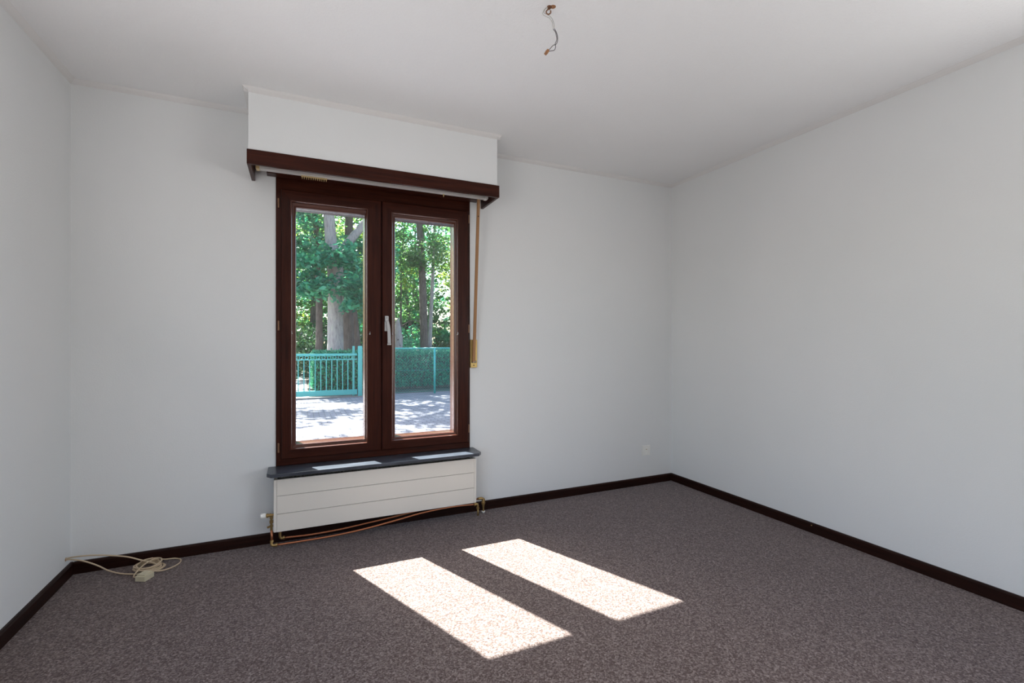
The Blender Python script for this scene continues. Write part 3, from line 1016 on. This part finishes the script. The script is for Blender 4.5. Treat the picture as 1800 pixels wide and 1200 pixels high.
# dead standing stump
snag = thing('tree_snag', (3.62, 19, G), 'short pale dead tree stump with a jagged top above the fence', 'tree stump')
sg = MB().tube([(3.62, 19, G - .05), (3.62, 19, .5), (3.63, 19, 1.3), (3.60, 19, 1.75), (3.60, 19, 2.0), (3.63, 19, 2.12)], [.20, .178, .165, .12, .07, .012], 12)
sg.lathe((3.58, 18.84, 1.25), (0, -1, .1), [(0, .035), (.012, .03), (.012, 0)], 8, 1)
sg.lathe((3.66, 18.845, 1.02), (0, -1, .1), [(0, .03), (.012, .025), (.012, 0)], 8, 1)
sg.build('trunk', [M['bark_pale'], M['bark_dark']], snag)

# rows of woodland further back
random.seed(9)
bgt = []
for i in range(46):
    for _ in range(60):
        y = random.uniform(24, 46)
        x = random.uniform(-.22 * y - 2, .48 * y + 2)
        if all((x - a) ** 2 + (y - b_) ** 2 > 5 for a, b_ in bgt):
            break
    bgt.append((x, y))
bgt.sort(key=lambda q: q[1])
HUE = {'leaf_mid': 'mid green', 'leaf_near': 'blue-green', 'leaf_yellow': 'sunlit yellow-green'}


def wood_label(x, y, lm, barkm):
    q = x / y
    side = ('beyond the left edge of the window' if q < -.02 else 'in the left of the left pane' if q < .045 else 'in the right of the left pane' if q < .13
            else 'behind the meeting frames' if q < .185 else 'in the left of the right pane' if q < .25 else 'in the right of the right pane' if q < .32 else 'beyond the right edge of the window')
    row = 'front' if y < 28 else 'second' if y < 33 else 'third' if y < 39 else 'deepest'
    return '%s woodland tree, %s bark, %s row, %s' % (HUE[lm], 'pale' if barkm == 'bark_pale' else 'dark', row, side)


for i, (x, y) in enumerate(bgt):
    h = random.uniform(9, 12)
    r_ = random.uniform(.08, .2)
    lm = ['leaf_mid', 'leaf_yellow', 'leaf_mid', 'leaf_near'][i % 4]
    lean = random.uniform(-.5, .5)
    bk_ = 'bark_dark' if i % 3 else 'bark_pale'
    blobs = [((x + lean * .5, y, 4.4), (1.9, 1.6, 1.7), 26, 46, .7), ((x + lean, y, 7.6), (2.2, 1.8, 2.0), 26, 46, .8)]
    blobs.append(((x, y - .3, 2.4), (1.6, 1.2, 1.4), 16, 46, .6))
    tree((x, y, G), [((x, y, G - .05), r_ * 1.2), ((x, y, 1.5), r_), ((x + lean * .5, y, 5), r_ * .8), ((x + lean, y, h), .03)], blobs,
         bk_, lm, .24, wood_label(x, y, lm, bk_), group='woodland trees beyond the gate')


def shrub(x, y, rx, ry, h, ns, mt, size, label, group=None):
    o = thing('shrub', (x, y, G), label, 'shrub', group)
    st_ = MB()
    for k_ in range(6):
        a = 2 * PI * k_ / 6
        st_.tube([(x + .05 * math.cos(a), y + .05 * math.sin(a), G - .02), (x + rx * .3 * math.cos(a), y + ry * .3 * math.sin(a), G + h * .5), (x + rx * .55 * math.cos(a), y + ry * .55 * math.sin(a), G + h * .9)], [.02, .014, .006], 6)
    st_.build('stems', M['bark_dark'], o)
    P_ = sprays((x, y, G + h * .5), (rx, ry, h * .5), ns, 60, .35, .08)
    leaf_object('foliage', P_[P_[:, 2] > G + .01], size, M[mt], o, flat=.7)
    return o


shrub(-.5, 19.6, 1.2, .9, 2.3, 44, 'leaf_gloss', .13, 'glossy-leaved shrub filling the left edge of the left pane')
shrub(.75, 20.6, .9, .8, 2.4, 30, 'leaf_gloss', .13, 'glossy-leaved shrub behind the slim dark trunk')
shrub(2.35, 20.8, .9, .8, 2.0, 30, 'leaf_gloss', .13, 'glossy-leaved shrub right of the large pale tree')
shrub(3.9, 21.2, 1.1, .8, 1.9, 32, 'leaf_near', .13, 'dark bushy shrub behind the pale stump')
shrub(4.9, 24.4, 1.2, .8, 2.6, 34, 'leaf_near', .14, 'dark shrub just left behind the tall dark trunk')
shrub(6.9, 21.6, 1.0, .8, 1.7, 34, 'leaf_gloss', .13, 'low glossy shrub at the right edge of the right pane')
shrub(8.4, 23.6, 1.3, .9, 2.6, 34, 'leaf_near', .14, 'tall dark shrub beyond the right edge of the fence view')
shrub(-2.4, 22.0, 1.6, .9, 2.8, 44, 'leaf_gloss', .14, 'wide glossy shrub at the end of the pale path')
shrub(-.6, 24.0, 1.6, .9, 3.2, 44, 'leaf_yellow', .15, 'tall sunlit yellow-green shrub behind the pale path')

for k_, (x, y, hh_, mt_, lb_) in enumerate([
        (3.2, 27.5, 2.6, 'leaf_near', 'low dark thicket far behind the pale stump'),
        (6.6, 28.5, 3.0, 'leaf_gloss', 'glossy thicket far behind the tall dark trunk'),
        (9.4, 27.6, 2.8, 'leaf_near', 'dark thicket far back at the right edge of the right pane'),
        (1.2, 29.0, 2.9, 'leaf_gloss', 'glossy thicket far behind the large pale tree'),
        (-1.8, 31.0, 3.2, 'leaf_gloss', 'glossy thicket far back at the left edge of the left pane'),
        (4.6, 33.0, 3.4, 'leaf_near', 'dark thicket far back in the middle of the wood'),
        (8.2, 34.0, 3.4, 'leaf_gloss', 'glossy thicket deep in the wood at right'),
        (12.0, 33.0, 3.4, 'leaf_near', 'dark thicket deep in the wood beyond the right pane'),
        (1.0, 37.0, 3.6, 'leaf_near', 'dark thicket deepest in the wood at left'),
        (7.0, 41.0, 4.0, 'leaf_near', 'dark thicket deepest in the wood at centre'),
        (13.0, 41.0, 4.0, 'leaf_near', 'dark thicket deepest in the wood at right')]):
    shrub(x, y, 2.3, 1.0, hh_, 64, mt_, .2, lb_)

# clipped hedge behind gate and fence
hx0, hx1, hy0, hy1, hz = .36, 10.2, 14.7, 15.5, .86
hg = thing('hedge', ((hx0 + hx1) / 2, 15.1, G), 'long clipped green hedge running behind gate and fence', 'hedge')
MB().box(hx0 + .1, hx1 - .1, hy0 + .1, hy1 - .1, G, hz - .12).build('hedge_core', M['bark_dark'], hg)


def face_pts(n_, fx, fy, fz):
    return np.stack([fx(n_), fy(n_), fz(n_)], 1)


U = lambda a, b_: (lambda n_: rng.uniform(a, b_, n_))
N = lambda a, s2: (lambda n_: rng.normal(a, s2, n_))
Pn = np.concatenate([face_pts(17000, U(hx0, hx1), N(hy0 + .04, .035), U(G + .08, hz)),
                     face_pts(9000, U(hx0, hx1), U(hy0, hy1), N(hz - .02, .035)),
                     face_pts(1800, N(hx0 + .04, .035), U(hy0, hy1), U(G + .08, hz)),
                     face_pts(3000, U(hx0, hx1), N(hy1 - .04, .03), U(G + .08, hz))])
leaf_object('foliage', Pn, .072, M['leaf_hedge'], hg, flat=.9)
